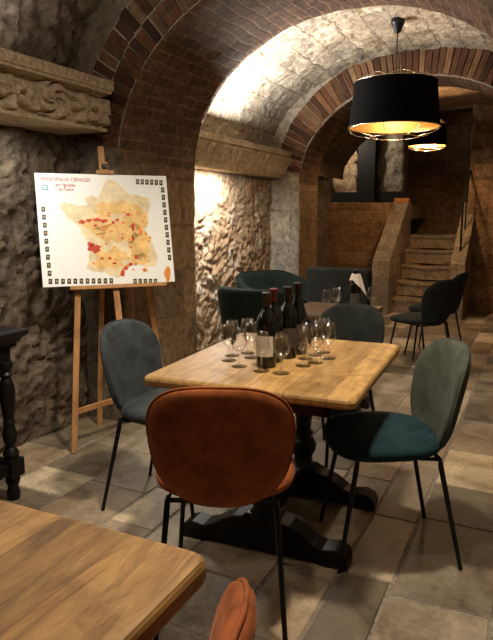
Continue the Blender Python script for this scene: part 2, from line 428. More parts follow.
# ---- back of the cellar: terrace wall, stair, stair well
def stone_box(name, x0, x1, y0, y1, z0, z1, mt, amp=.02, step=.06, seed=1, struct_=True):
    """a rubble block with relief on every face"""
    bm = bmesh.new(); lay = bm.loops.layers.uv.verify()
    nx, ny, nz = [max(1, int(d/step)) for d in (x1-x0, y1-y0, z1-z0)]
    def rel(p):
        d = noise.noise_vector(Vector(p)*6+Vector((seed,0,0)))*amp + noise.noise_vector(Vector(p)*17)*amp*.4
        return (p[0]+d.x, p[1]+d.y, max(z0, p[2]+d.z) if p[2] > z0 else p[2])
    F = [(lambda u,v: (x0+u*(x1-x0), y0, z0+v*(z1-z0)), nx, nz), (lambda u,v: (x0+u*(x1-x0), y1, z0+v*(z1-z0)), nx, nz),
         (lambda u,v: (x0, y0+u*(y1-y0), z0+v*(z1-z0)), ny, nz), (lambda u,v: (x1, y0+u*(y1-y0), z0+v*(z1-z0)), ny, nz),
         (lambda u,v: (x0+u*(x1-x0), y0+v*(y1-y0), z1), nx, ny)]
    for fn, a, b in F:
        p0, p1, p2 = Vector(fn(0,0)), Vector(fn(1,0)), Vector(fn(0,1)); lu, lv = (p1-p0).length, (p2-p0).length
        sheet(bm, lambda u, v: rel(fn(u, v)), a, b, lambda u, v: (u*lu+p0.x, v*lv))
    bmesh.ops.remove_doubles(bm, verts=bm.verts[:], dist=.0005)
    o = obj(name, bm, mt, smooth=True)
    return struct(o) if struct_ else o
stone_box('wall_back', -3.3, -2.13, 9.38, 9.7, 0, 1.54, M['backstone'], .015, .06, 2)
stone_box('wall_back.001', -1.02, .7, 9.36, 11.6, 0, 3.0, M['backstone'], .02, .07, 4)
stone_box('wall_back.002', -3.6, -.9, 11.6, 11.8, 0, 3.2, M['backstone'], .02, .12, 6)
stone_box('wall_terrace', -4.2, -3.9, 9.4, 11.7, 0, 3.2, M['rubble'], .03, .15, 7)
bm = bmesh.new(); box(bm, -4.2, -1.95, 9.7, 11.7, 1.30, 1.5); struct(obj('floor.001', bm, M['step']))
bm = bmesh.new(); box(bm, -4.2, .7, 9.5, 11.8, 3.1, 3.3); struct(obj('ceiling.003', bm, M['rubble']))
stone_box('pillar_rubble', -3.34, -2.95, 10.5, 10.85, 1.5, 3.1, M['alcove'], .07, .04, 13)
stone_box('pillar_grey', -2.54, -2.17, 10.5, 10.8, 1.0, 3.1, M['greypier'], .05, .04, 17)
bm = bmesh.new(); box(bm, -2.90, -2.60, 10.35, 10.5, 1.5, 3.1); struct(obj('beam_steel', bm, M['ironwork'], bevel=.01))
bm = bmesh.new(); box(bm, -3.4, -2.1, 10.44, 10.495, 1.58, 1.74); struct(obj('beam_rail', bm, M['ironwork'], bevel=.006))

st = thing('stone_staircase', 'worn stone steps climbing between two sloping parapets at the far end', 'stairs', (-1.5, 8.75, 0))
def kid(name, bm, mt, parent, **k):
    o = obj(name, bm, mt, parent, **k); o.matrix_parent_inverse = Matrix.Translation(-parent.location); return o
RS, TD = .213, .28
for k in range(5):
    bm = bmesh.new(); z0, z1, y0 = k*RS, (k+1)*RS, 8.78+k*TD
    def fn(u, v, z0=z0, z1=z1, y0=y0):
        return None
    x0, x1 = -1.93, -1.05
    prof = [(y0+.015, z0), (y0+.012, z1-.05), (y0-.015, z1-.04), (y0-.02, z1-.012), (y0+.0, z1), (y0+TD+.03, z1-.004)]
    if k == 4: prof[-1] = (11.6, z1-.004)
    vs = []
    for i in range(25):
        x = x0+(x1-x0)*i/24
        vs.append([bm.verts.new((x, y+.010*noise.noise(Vector((x*5, k*3.1, y*3))), z+(.012*noise.noise(Vector((x*4, k*7.7, z*3)))-.018*math.exp(-((x+1.5)/.3)**2)*(j >= 2)))) for j, (y, z) in enumerate(prof)])
    for i in range(24):
        for j in range(len(prof)-1): bm.faces.new((vs[i][j], vs[i+1][j], vs[i+1][j+1], vs[i][j+1]))
    kid('step', bm, M['step'], st)
def parapet(x0, x1):
    bm = bmesh.new(); lay = bm.loops.layers.uv.verify()
    outl = [(8.5, 0), (8.5, .74), (9.62, 1.54), (9.9, 1.54), (9.9, 0)]
    K = 7
    dense = []
    for i in range(len(outl)):
        a, b = outl[i], outl[(i+1) % len(outl)]; n = max(1, int(math.dist(a, b)/.07))
        dense += [(a[0]+(b[0]-a[0])*t/n, a[1]+(b[1]-a[1])*t/n) for t in range(n)]
    Lp = [0]
    for i in range(1, len(dense)): Lp.append(Lp[-1]+math.dist(dense[i], dense[i-1]))
    rows = []
    for j in range(K+1):
        x = x0+(x1-x0)*j/K
        rows.append([bm.verts.new((x+.008*noise.noise(Vector((x*9, y*9, z*9))), y+.012*noise.noise(Vector((x*7, y*7, z*7+5))), max(0, z+.012*noise.noise(Vector((x*7+9, y*7, z*7)))))) for y, z in dense])
    n = len(dense)
    for j in range(K):
        for i in range(n):
            f = bm.faces.new((rows[j][i], rows[j][(i+1)%n], rows[j+1][(i+1)%n], rows[j+1][i]))
            for l, (a, b) in zip(f.loops, ((i,j),(i+1,j),(i+1,j+1),(i,j+1))): l[lay].uv = ((x1-x0)*b/K+.13, Lp[min(a, n-1)])
    for r in (rows[0], rows[-1]):
        f = bm.faces.new(r)
        for l in f.loops: l[lay].uv = (l.vert.co.y, l.vert.co.z)
    return bm
kid('parapet', parapet(-2.13, -1.90), M['parapet'], st)
kid('parapet', parapet(-1.10, -.92), M['parapet'], st)
bm = bmesh.new()
tube(bm, [(-1.01, 8.72, .86), (-1.01, 8.72, 1.52), (-1.01, 8.75, 1.56), (-1.01, 9.5, 2.05)], .014, 8)
tube(bm, [(-1.01, 9.5, 1.44), (-1.01, 9.5, 2.05)], .014, 8); tube(bm, [(-1.01, 9.1, 1.15), (-1.01, 9.1, 1.79)], .010, 8)
kid('handrail', bm, M['ironwork'], st)
bm = bmesh.new(); box(bm, -.11, .11, -.05, .05, 0, .07)
o = tag(obj('terracotta_brick', bm, M['terra'], bevel=.006, loc=(-2.02, 9.76, 1.545)), 'small terracotta brick lying on top of the left stair parapet', 'brick')

# ------------------------------------------------------------------ carved stone friezes
def frieze(name, x, y0, y1, z0, z1, label, deep, seed, motif):
    """corbel course: plain top fillet, carved leaf scroll field sloping back to the wall below"""
    bm = bmesh.new(); nu, nv = int((y1-y0)/.007), 84; H = z1-z0
    cen = []
    rnd = random.Random(seed); s = 0
    while s < (y1-y0)-.05:
        cen.append((s+.15, z0+H*(.38 if len(cen) % 2 else .40), rnd.choice([-1, 1]), rnd.random()*6)); s += .27
    ss = lambda e0, e1, x: (lambda t: t*t*(3-2*t))(min(1, max(0, (x-e0)/(e1-e0))))
    def relief(sy, z):
        r = 0; q = (z-z0)/H
        st = .38+.20*math.sin((sy-.15)*2*PI/.54)              # waving stem
        r = max(r, .6*(1-ss(.015, .075, abs(q-st))))
        for k, (c, zc, d, ph) in enumerate(cen):
            dx, dz = (sy-c), (z-zc)*1.3; rr = math.hypot(dx, dz); th = math.atan2(dz, dx)
            if rr < .15:
                if k % 2:                                      # rosette of five petals round a boss
                    w = abs(math.cos(th*2.5+ph)); lob = .05+.068*w
                    r = max(r, (1-ss(lob*.86, lob, rr))*(.45+.55*w), 1.1*(1-ss(.016, .024, rr)))
                else:                                          # scrolled acanthus leaf, deep grooves
                    a = (th*d+rr*16+ph) % (2*PI); g = abs(math.sin(a*2.5))
                    r = max(r, (1-ss(.115, .135, rr))*(.25+.75*ss(.15, .6, g)))
        return r
    def fn(u, v):
        y = y0+u*(y1-y0); z = z0+v*H
        q = (z-z0)/H
        if q > .74: out = deep + (.012 if q > .8 else 0)
        else: out = (deep-.045 if motif else deep*(.52+.5*(q/.74)**.7))
        if motif and .06 < q < .72: out += .060*relief(y-y0, z)-.036+.006*abs(noise.noise(Vector((y*22, z*26, seed))))
        elif not motif and q < .72: out += .03*abs(noise.noise(Vector((y*9, z*7, seed))))+.03*abs(noise.noise(Vector((y*34, z*9+y*12, seed))))
        out += .006*noise.fractal(Vector((y*8, z*8, seed)), .9, 2, 3)
        return (x+out, y, z)
    vs = sheet(bm, fn, nu, nv)
    # top, bottom and ends back to the wall
    def strip(row, dst):
        e = [bm.verts.new(dst(v.co)) for v in row]
        for i in range(len(row)-1): bm.faces.new((row[i], row[i+1], e[i+1], e[i]))
    wl = lambda c: (x-.06, c.y, c.z)
    strip([vs[i][nv] for i in range(nu+1)], wl); strip([vs[i][0] for i in range(nu+1)], wl)
    strip(vs[0], wl); strip(vs[nu], wl)
    o = obj(name, bm, M['frieze'], smooth=True)
    md = o.modifiers.new('es', 'EDGE_SPLIT'); md.split_angle = math.radians(50)
    return tag(o, label, 'carved frieze')
frieze('carved_frieze', XL, .9, 3.13, 1.862, 2.145, 'carved limestone frieze of leaf scrolls on the wall above the map', .40, 4, True)
frieze('carved_frieze', XL, 4.2, 6.40, 1.76, 2.03, 'weathered stone ledge along the bright alcove wall behind the first arch', .24, 9, False)

# ------------------------------------------------------------------ chairs
def sgn(v): return -1 if v < 0 else 1
def pad(n_exp, hw, hl, layers, fn, nseg=48):
    """closed cushion: superellipse outline swept through (scale, height) layers; fn maps (a,b,h)->point"""
    bm = bmesh.new(); rings = []
    for s, h in layers:
        if s == 0: rings.append([bm.verts.new(fn(0, 0, h))]); continue
        row = []
        for k in range(nseg):
            t = 2*PI*k/nseg; c, d = math.cos(t), math.sin(t)
            a = sgn(c)*abs(c)**(2/n_exp)*hw*s; b = sgn(d)*abs(d)**(2/n_exp)*hl*s
            row.append(bm.verts.new(fn(a, b, h)))
        rings.append(row)
    for A, B in zip(rings, rings[1:]):
        for k in range(nseg):
            k2 = (k+1) % nseg
            if len(A) == 1: bm.faces.new((A[0], B[k], B[k2]))
            elif len(B) == 1: bm.faces.new((A[k], B[0], A[k2]))
            else: bm.faces.new((A[k], B[k], B[k2], A[k2]))
    return bm
BH, BW, BZ = .214, .230, .655        # backrest half height, half width, centre height
def back_pt(a, b, h):
    """a across, b up, h out of the front"""
    w = a*(1.0+.10*b/BH)             # a little wider at the top
    x = -.185-(b+BH)*.22 + 1.1*w*w + h + .12*max(0, -b-BH*.55)
    return (x, w, BZ+b+.03*h)
def seat_pt(a, b, h):
    return (.035+b*1.0, a*(1+.03*b/.24), .486+h+.02*(b/.24)**2*(b > 0)*-1)
def make_chair(label, mat_in, mat_out, loc, ang, group=None, seatmat=None):
    t = thing('dining_chair', label, 'chair', loc, math.radians(ang), 'velvet dining chairs')
    sl = [(0, -.034), (.6, -.034), (.9, -.03), (.985, -.014), (1, .0), (.985, .013), (.93, .024), (.75, .031), (.4, .035), (0, .036)]
    obj('seat', pad(2.8, .246, .225, sl, seat_pt), seatmat or mat_in, t, smooth=True)
    bl = [(0, -.026), (.5, -.026), (.85, -.024), (.97, -.016), (1, -.002), (.99, .010), (.94, .018), (.8, .022), (.5, .02), (0, .018)]
    bk = obj('backrest', pad(2.7, BW, BH, bl, back_pt), [mat_in, mat_out], t, smooth=True)
    for p in bk.data.polygons:
        nrm = p.normal
        p.material_index = 1 if nrm.x < -.1 else 0
    bm = bmesh.new(); pts = []
    for k in range(56):
        q = 2*PI*k/56; c, d = math.cos(q), math.sin(q)
        pts.append(back_pt(sgn(c)*abs(c)**(2/2.7)*BW*1.002, sgn(d)*abs(d)**(2/2.7)*BH*1.002, -.002))
    tube(bm, pts, .0045, 6, closed=True); obj('piping', bm, mat_out, bk, smooth=True)
    bm = bmesh.new()
    tube(bm, [(.17,.165,.447), (.17,-.165,.447), (-.15,-.18,.447), (-.15,.18,.447)], .009, 8, closed=True)
    obj('seat_frame', bm, M['metal'], t, smooth=True)
    for (x0, y0, x1, y1) in ((.165,.165,.235,.205), (.165,-.165,.235,-.205), (-.15,.18,-.245,.212), (-.15,-.18,-.245,-.212)):
        bm = bmesh.new()
        dx, dy = x1-x0, y1-y0
        tube(bm, [(x0-.02*sgn(x0), y0, .449), (x0+dx*.02, y0+dy*.02, .444), (x0+dx*.06, y0+dy*.06, .419), (x1, y1, .004), (x1, y1, 0)], [.0085, .0095, .0105, .0085, .0085], 10)
        obj('leg', bm, M['metal'], t, smooth=True)
    return t
make_chair('rust orange velvet chair seen from behind at the near side of the table with bottles', V['orange'], V['orange'], (-.958, 1.835, 0), 113)
make_chair('slate blue velvet chair on the left of the table in front of the easel', V['blue'], V['blue'], (-1.56, 2.41, 0), 3)
make_chair('chair with dark teal seat and sage green back on the right of the table', V['sage'], V['sage'], (-.525, 2.46, 0), 208.7, seatmat=V['teal'])
make_chair('dark green velvet chair tucked in at the far edge of the table with bottles', V['green'], V['green'], (-1.04, 3.21, 0), -112)
make_chair('black chair facing left before the stone steps, nearer of the two', V['black'], V['black'], (-.95, 5.62, 0), 152).scale = (.95, .95, .95)
make_chair('black chair mostly hidden behind another black chair near the stair handrail', V['black'], V['black'], (-.93, 6.30, 0), 170).scale = (.95, .95, .95)
make_chair('orange velvet chair cut off at the bottom edge beside the near tabletop', V['orange'], V['orange'], (-.585, .563, 0), 189)

# ------------------------------------------------------------------ tables
def turned(bm, prof, c, n=20): lathe(bm, prof, n, c)
COL = [(.0, .09), (.062, .09), (.066, .12), (.05, .135), (.044, .17), (.06, .20), (.066, .23), (.05, .26), (.036, .275), (.05, .29), (.036, .305), (.040, .36), (.052, .44), (.058, .50), (.046, .545), (.036, .56), (.052, .575), (.036, .59), (.05, .615), (.06, .64), (.06, .69), (0, .69)]
def foot_bm(y, x0, x1, w=.10):
    """sled foot across the table, scrolled ends rising to a block under the column"""
    L = (x1-x0)/2; bm = bmesh.new()
    top = [(-L, .035), (-L*.97, .062), (-L*.86, .078), (-L*.72, .07), (-L*.6, .085), (-L*.48, .115), (-L*.34, .14), (-L*.22, .15), (-L*.18, .165), (0, .165)]
    top = top+[(-a, z) for a, z in top[-2::-1]]
    bot = [(L, 0), (L*.7, 0), (L*.66, .018), (-L*.66, .018), (-L*.7, 0), (-L, 0)]
    out = top+bot; xm = (x0+x1)/2
    A = [bm.verts.new((xm+a, y-w/2, z)) for a, z in out]; B = [bm.verts.new((xm+a, y+w/2, z)) for a, z in out]
    bm.faces.new(A); bm.faces.new(B[::-1])
    for i in range(len(out)): bm.faces.new((A[i], A[(i+1)%len(out)], B[(i+1)%len(out)], B[i]))
    return bm
def dining_table(label, x0, x1, y0, y1, h, topmat, feet, th=.045, rot=0):
    cx, cy = (x0+x1)/2, (y0+y1)/2; hx, hy = (x1-x0)/2, (y1-y0)/2
    t = thing('dining_table', label, 'table', (cx, cy, 0), rot)
    bm = bmesh.new(); r = .035
    out = []
    for (sx, sy, a0) in ((1,1,0), (-1,1,90), (-1,-1,180), (1,-1,270)):
        for k in range(5):
            a = math.radians(a0+90*k/4); out.append((sx*(hx-r)+r*math.cos(a), sy*(hy-r)+r*math.sin(a)))
    lv = [(h-th, -.010), (h-th+.003, -.003), (h-th+.01, 0), (h-.016, 0), (h-.008, -.003), (h-.003, -.008), (h, -.018)]
    rows = [[bm.verts.new((x-sgn(x)*(-o), y-sgn(y)*(-o), z)) for x, y in out] for z, o in lv]
    for A, B in zip(rows, rows[1:]):
        for i in range(len(out)): bm.faces.new((A[i], A[(i+1)%len(out)], B[(i+1)%len(out)], B[i]))
    bm.faces.new(rows[0][::-1]); bm.faces.new(rows[-1])
    obj('tabletop', bm, topmat, t)
    bm = bmesh.new(); box(bm, -hx*.72, hx*.72, -hy*.75, -hy*.75+.03, h-th-.075, h-th); box(bm, -hx*.72, hx*.72, hy*.75-.03, hy*.75, h-th-.075, h-th)
    box(bm, -hx*.72, -hx*.72+.03, -hy*.75, hy*.75, h-th-.075, h-th); box(bm, hx*.72-.03, hx*.72, -hy*.75, hy*.75, h-th-.075, h-th)
    obj('apron', bm, M['blackwood'], t)
    k = (h-th)/.69
    for fy, fx in feet:
        obj('sled_foot', foot_bm(fy, -fx, fx), M['blackwood'], t, bevel=.006)
        bm = bmesh.new(); turned(bm, [(r_, .13+(z-.09)*((h-th-.13)/.60)) for r_, z in COL], (0, fy)); obj('turned_column', bm, M['blackwood'], t, smooth=True)
        bm = bmesh.new(); box(bm, -hx*.68, hx*.68, fy-.04, fy+.04, h-th-.05, h-th); obj('bearer', bm, M['blackwood'], t, bevel=.005)
    bm = bmesh.new(); box(bm, -.03, .03, feet[0][0]+.02, feet[1][0]-.02, .12, .2)
    obj('stretcher', bm, M['blackwood'], t, bevel=.006)
    return t
dining_table('oak table on black turned base carrying the wine bottles and tasting glasses', -1.405, -.565, 1.955, 2.955, .76, M['oak'], ((-.245, .365), (.29, .365)), .04, math.radians(3))
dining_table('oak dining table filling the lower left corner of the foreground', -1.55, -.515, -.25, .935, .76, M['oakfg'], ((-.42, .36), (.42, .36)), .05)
dining_table('small dimly lit table with glasses and a napkin behind the main table', -1.60, -1.02, 3.86, 4.46, .72, M['oakdim'], ((-.13, .25), (.13, .25)), .035)

# ------------------------------------------------------------------ bottles and glasses
def bottle(label, x, y, z, s=1.0, cap='capsule', lab='label', ang=0, shoulder=True, hgt=.31):
    t = thing('wine_bottle', label, 'bottle', (x, y, z), ang, 'wine bottles on the oak table')
    bm = bmesh.new()
    if shoulder: pr = [(0, .006), (.028, .004), (.036, .0), (.0385, .006), (.0385, .185), (.037, .2), (.028, .222), (.0165, .24), (.0145, .25), (.0145, .30), (.0165, .302), (.0165, .31), (.013, .311), (0, .311)]
    else: pr = [(0, .006), (.030, .004), (.039, .0), (.0415, .006), (.0415, .145), (.039, .17), (.031, .2), (.022, .228), (.0165, .25), (.015, .27), (.015, .30), (.017, .302), (.017, .31), (.013, .311), (0, .311)]
    lathe(bm, [(r*s, zz*hgt/.31) for r, zz in pr], 28); g = obj('glass_body', bm, M['bottle'], t, smooth=True)
    k = hgt/.31; r = (.0389 if shoulder else .0419)*s
    bm = bmesh.new(); a0 = -1.25
    sheet(bm, lambda u, v: ((r+.0004)*math.cos(a0+2.5*u), (r+.0004)*math.sin(a0+2.5*u), (.05+.085*v)*k), 20, 1)
    lb = obj('paper_label', bm, M[lab], t, smooth=True)
    bm = bmesh.new(); q = s*.0004
    lathe(bm, [(.0152*s, .255*k), (.0158*s, .256*k), (.0155*s, .3*k), (.0178*s, .302*k), (.0178*s, .3105*k), (.0135*s, .3125*k), (0, .3126*k)], 24)
    obj('capsule', bm, M[cap], t, smooth=True)
    return t
TZ = .76
CAMD = math.atan2(-2.3, .98)
bottle('wine bottle with a cream label at the left front of the four bottles', -1.0, 2.285, TZ, 1.07, 'capsule', 'label', CAMD-.55, True, .305)
bottle('wine bottle with a dark red capsule, second from the left of the four', -1.01, 2.385, TZ, 1.07, 'capred', 'labeldark', CAMD+.2, True, .31)
bottle('wine bottle with a dark capsule, third from the left of the four', -.985, 2.48, TZ, 1.07, 'capsule', 'labeldark', CAMD, True, .31)
bottle('tallest dark wine bottle at the right end of the four bottles', -.975, 2.575, TZ, 1.07, 'capsule', 'labeldark', CAMD+.4, False, .318)
def glass_prof(s):
    out = [(0, 0), (.031, 0), (.0325, .0015), (.030, .0035), (.012, .007), (.0055, .012), (.0042, .03), (.0045, .052), (.010, .060), (.022, .070), (.030, .083), (.0325, .097), (.031, .115), (.0275, .135), (.0232, .155)]
    inn = [(.0222, .1552), (.0264, .135), (.0299, .115), (.0314, .097), (.0288, .084), (.021, .0725), (.010, .064), (0, .062)]
    return [(r*s, z*s) for r, z in out+inn]
glass_me = []
def wine_glass(label, x, y, z, s=1.0, group='tasting glasses on the oak table'):
    t = thing('wine_glass', label, 'wine glass', (x, y, z), 0, group)
    full = glass_prof(1.0)
    foot = full[:8]+[(0, .0525)]; bowl = [(0, .0525)]+full[7:]
    if not glass_me:
        for nm, pr in (('foot_and_stem', foot), ('bowl', bowl)):
            bm = bmesh.new()
            pr2 = full if nm == 'bowl' else None
            if nm == 'bowl': lathe(bm, [(0, .0526), (.0046, .0526)]+full[8:], 28)
            else: lathe(bm, full[:8]+[(.0045, .0524), (0, .0524)], 28)
            bmesh.ops.recalc_face_normals(bm, faces=bm.faces[:])
            me = bpy.data.meshes.new(nm); bm.to_mesh(me); bm.free(); me.materials.append(M['glass' if nm == 'bowl' else 'stemglass'])
            for p in me.polygons: p.use_smooth = True
            glass_me.append((nm, me))
    for nm, me in glass_me:
        o = bpy.data.objects.new(nm, me); C.objects.link(o); o.parent = t; o.scale = (s, s, s)
    return t
GL = [  # label, x, y
 ('stemmed tasting glass at the far left of the left cluster', -1.185, 2.31),
 ('stemmed tasting glass second in from the left of the left cluster', -1.215, 2.40),
 ('stemmed tasting glass at the back left of the left cluster', -1.175, 2.475),
 ('stemmed tasting glass behind the others against the left bottle', -1.12, 2.40),
 ('stemmed tasting glass at the rear of the left cluster beside the bottles', -1.115, 2.555),
 ('stemmed tasting glass in front of the cream labelled bottle', -1.10, 2.235),
 ('stemmed tasting glass standing alone before the bottles, left of two', -.985, 2.205),
 ('stemmed tasting glass standing alone before the bottles, right of two', -.90, 2.205),
 ('stemmed tasting glass nearest in the right cluster', -.865, 2.36),
 ('stemmed tasting glass second nearest in the right cluster', -.838, 2.43),
 ('stemmed tasting glass at the right edge of the right cluster', -.815, 2.53),
 ('stemmed tasting glass at the left of the right cluster near the tall bottle', -.90, 2.48),
 ('stemmed tasting glass in the middle of the right cluster', -.885, 2.565),
 ('stemmed tasting glass at the far end of the right cluster', -.87, 2.635),
]
for lb, x, y in GL: wine_glass(lb, x, y, TZ, 1.02)
for lb, x, y in (('stemmed glass on the back table, leftmost of three', -1.30, 3.98), ('stemmed glass on the back table, middle of three', -1.27, 4.10), ('stemmed glass on the back table just right of the napkin bottle', -1.06, 4.24)):
    wine_glass(lb, x, y, .72, 1.02, 'glasses on the back table')
t = bottle('dark wine bottle on the back table with a white napkin at its neck', -1.15, 4.14, .72, .9, 'capsule', 'labeldark', CAMD, True, .285); t['group'] = 'bottles on the back table'
bm = bmesh.new()
def nap(u, v):
    a = 2*PI*u; fold = 1+.18*math.sin(a*5)+.1*math.sin(a*3+1)
    r = (.022+.016*v**.8)*fold; sl = max(0, math.cos(a-.35))
    return (-1.15+r*math.cos(a)+.03*v*sl, 4.14+r*math.sin(a), .72+.255-(.05+.09*sl)*v-.01*math.sin(a*4)*v)
sheet(bm, nap, 40, 8); bmesh.ops.remove_doubles(bm, verts=bm.verts[:], dist=.0003)
o = tag(obj('napkin', bm, M['napkin'], smooth=True), 'white cloth napkin draped round the bottle neck on the back table', 'napkin')
md = o.modifiers.new('thick', 'SOLIDIFY'); md.thickness = .003; md.offset = 1

# ------------------------------------------------------------------ tub armchairs and bench
def tub_chair(label, loc, ang):
    t = thing('tub_armchair', label, 'armchair', loc, math.radians(ang), 'green velvet armchairs')
    bm = bmesh.new(); n = 40; rows = []
    def sec(a):
        k = abs(a)/2.1; top = .80-.20*max(0, (k-.25)/.75)**1.3
        R = .345; e = 2.6; c, s = math.cos(PI-a), math.sin(PI-a)
        x, y = sgn(c)*abs(c)**(2/e)*R*.95, sgn(s)*abs(s)**(2/e)*R
        l = math.hypot(x, y); nx, ny = x/l, y/l; th = .035; lean = .10
        pts = []
        for (o, z) in ((-th*.6, .24), (-th, .4), (-th, top-.05), (-th*.8, top-.02), (-th*.35, top-.003), (th*.35, top), (th*.8, top-.015), (th, top-.045), (th, .4), (th*.6, .24)):
            f = max(0, (z-.42))*lean*2.0*max(0, 1-k*.6); pts.append((x+nx*(o+f), y+ny*(o+f), z))
        return pts
    for i in range(n+1): rows.append([bm.verts.new(p) for p in sec(-2.1+4.2*i/n)])
    m = len(rows[0])
    for i in range(n):
        for j in range(m): bm.faces.new((rows[i][j], rows[i+1][j], rows[i+1][(j+1)%m], rows[i][(j+1)%m]))
    bm.faces.new(rows[0]); bm.faces.new(rows[-1][::-1])
    sh = obj('back_shell', bm, V['tub'], t, smooth=True)
    bm = bmesh.new(); tube(bm, [sec(-2.1+4.2*i/n)[4] for i in range(n+1)], .006, 6); obj('piping', bm, V['tub'], sh, smooth=True)
    sl = [(0, -.09), (.9, -.09), (.98, -.07), (1, 0), (.98, .04), (.9, .055), (.5, .065), (0, .067)]
    obj('seat_cushion', pad(3, .30, .31, sl, lambda a, b, h: (.03+b, a, .36+h)), V['tub'], t, smooth=True)
    for sx in (.24, -.24):
        for sy in (.24, -.24):
            bm = bmesh.new(); tube(bm, [(sx, sy, .28), (sx*1.12, sy*1.12, 0)], [.017, .010], 10); obj('leg', bm, M['metal'], t, smooth=True)
    return t
tub_chair('dark green tub armchair with its back turned, in front of the bright alcove', (-2.05, 4.76, 0), 84)
tub_chair('dark green tub armchair facing the room, behind the other by the alcove wall', (-2.31, 5.64, 0), -30)
t = thing('upholstered_bench', 'dark grey upholstered bench with a straight back against the far pier', 'bench', (-1.72, 5.60, 0))
bm = bmesh.new(); box(bm, -.31, .31, -.05, .05, .40, .885); obj('backrest', bm, V['grey'], t, bevel=.03)
bm = bmesh.new(); box(bm, -.31, .31, -.43, .0, .34, .46); obj('seat', bm, V['grey'], t, bevel=.03)
for sx in (-.27, .27):
    for sy in (-.39, .0):
        bm = bmesh.new(); tube(bm, [(sx, sy, .36), (sx*1.03, sy, 0)], [.02, .014], 10); obj('leg', bm, M['blackwood'], t, smooth=True)

# ------------------------------------------------------------------ pendant lamps
def pendant(label, x, y, ztop, zceil, R, H):
    t = thing('pendant_lamp', label, 'pendant lamp', (x, y, zceil), 0, 'black drum pendant lamps'); zt = ztop-zceil; zb = zt-H
    bm = bmesh.new(); lathe(bm, [(0, .02), (.055, .02), (.055, -.012), (.05, -.02), (.028, -.075), (.02, -.085), (0, -.085)], 20); obj('ceiling_canopy', bm, M['metal'], t, smooth=False)
    bm = bmesh.new(); tube(bm, [(0, 0, -.07), (0, 0, zt-.12)], .0045, 8); obj('rod', bm, M['metal'], t, smooth=True)
    Rt = R*.89
    bm = bmesh.new(); lathe(bm, [(Rt, zt), (R, zb), (R-.006, zb), (Rt-.006, zt)], 56, closed_profile=True)
    d = obj('drum_shade', bm, M['shade'], t, smooth=False)
    bm = bmesh.new(); lathe(bm, [(Rt-.0075, zt-.002), (R-.0075, zb+.002)], 56); obj('gold_lining', bm, M['gold'], d, smooth=True)
    bm = bmesh.new()
    for z, r in ((zt, Rt+.004), (zb, R+.004), (zb-.075*R/.37, R*.52)):
        tube(bm, [(r*math.cos(2*PI*k/48), r*math.sin(2*PI*k/48), z) for k in range(48)], .0035, 6, closed=True)
    for k in range(8):
        a = 2*PI*k/8
        tube(bm, [(r*math.cos(a), r*math.sin(a), z) for r, z in ((R+.004, zb), (R*.97, zb-.025*R/.37), (R*.85, zb-.05*R/.37), (R*.52, zb-.075*R/.37))], .003, 6)
        b = a+2*PI/16                                     # scallops standing over the top rim
        tube(bm, [((Rt*(1-.22*math.sin(PI*i/8)))*math.cos(a+2*PI/8*i/8), (Rt*(1-.22*math.sin(PI*i/8)))*math.sin(a+2*PI/8*i/8), zt+.045*math.sin(PI*i/8)) for i in range(9)], .003, 6)
        tube(bm, [(0, 0, zt-.10), (Rt*.5*math.cos(a), Rt*.5*math.sin(a), zt-.04), (Rt*math.cos(a), Rt*math.sin(a), zt)], .002, 5)
    obj('wire_frame', bm, M['chrome'], t, smooth=True)
    bm = bmesh.new(); lathe(bm, [(0, zt-.11), (.02, zt-.115), (.02, zt-.16), (0, zt-.16)], 16); obj('socket', bm, M['metal'], t)
    bm = bmesh.new(); bmesh.ops.create_uvsphere(bm, u_segments=16, v_segments=10, radius=.04*R/.37)
    for v in bm.verts: v.co.z += zt-.20
    obj('bulb', bm, M['bulb'], t, smooth=True)
    return t
pendant('large black drum pendant lamp with gold lining hanging under the bright vault', -1.20, 5.35, 2.44, 2.905, .372, .36)
pendant('smaller pendant lamp glowing farther back before the stairs', -1.38, 8.0, 2.44, 2.85, .225, .25)

# ------------------------------------------------------------------ easel and map
def pt(o, u, v, n, ud, vd, nd): return o+ud*u+vd*v+nd*n
BL = Vector((-2.549, 2.667, .976)); BRr = Vector((-2.039, 3.253, .953)); TL = Vector((-2.655, 2.773, 1.620))
BRr.z = .968; BL.z = .968
ud = (BRr-BL); PW = ud.length; ud.normalize()
vd = (TL-BL); vd -= ud*vd.dot(ud); PH = vd.length*.985; vd.normalize(); nd = ud.cross(vd).normalized()
PMX = Matrix(((ud.x, vd.x, nd.x, BL.x), (ud.y, vd.y, nd.y, BL.y), (ud.z, vd.z, nd.z, BL.z), (0,0,0,1)))
t = thing('map_poster', 'white wine map poster of orange and red regions standing on the easel', 'poster'); t.matrix_world = PMX
bm = bmesh.new(); box(bm, 0, PW, 0, PH, -.010, 0); obj('board', bm, M['white'], t, bevel=.0015)
def U(x, y):      # measured on the photograph's poster, as fractions of its width and height
    fx = (x-20-(y-20)*.065)/(422-(y-20)*.0); fy = (y-20-(x-20)*.05*(1-(y-20)/375))/(375-(x-20)*.06)
    return fx*PW, (1-fy)*PH
def flat(name, polys, mt, z, parent=t):
    bm = bmesh.new()
    for p in polys:
        a = [bm.verts.new((x, y, z)) for x, y in p]; b = [bm.verts.new((x, y, z-.0006)) for x, y in p]
        bm.faces.new(a)
        for i in range(len(p)): bm.faces.new((a[i], a[(i+1)%len(p)], b[(i+1)%len(p)], b[i]))
    bmesh.ops.triangulate(bm, faces=[f for f in bm.faces if len(f.verts) > 4])
    return obj(name, bm, mt, parent)
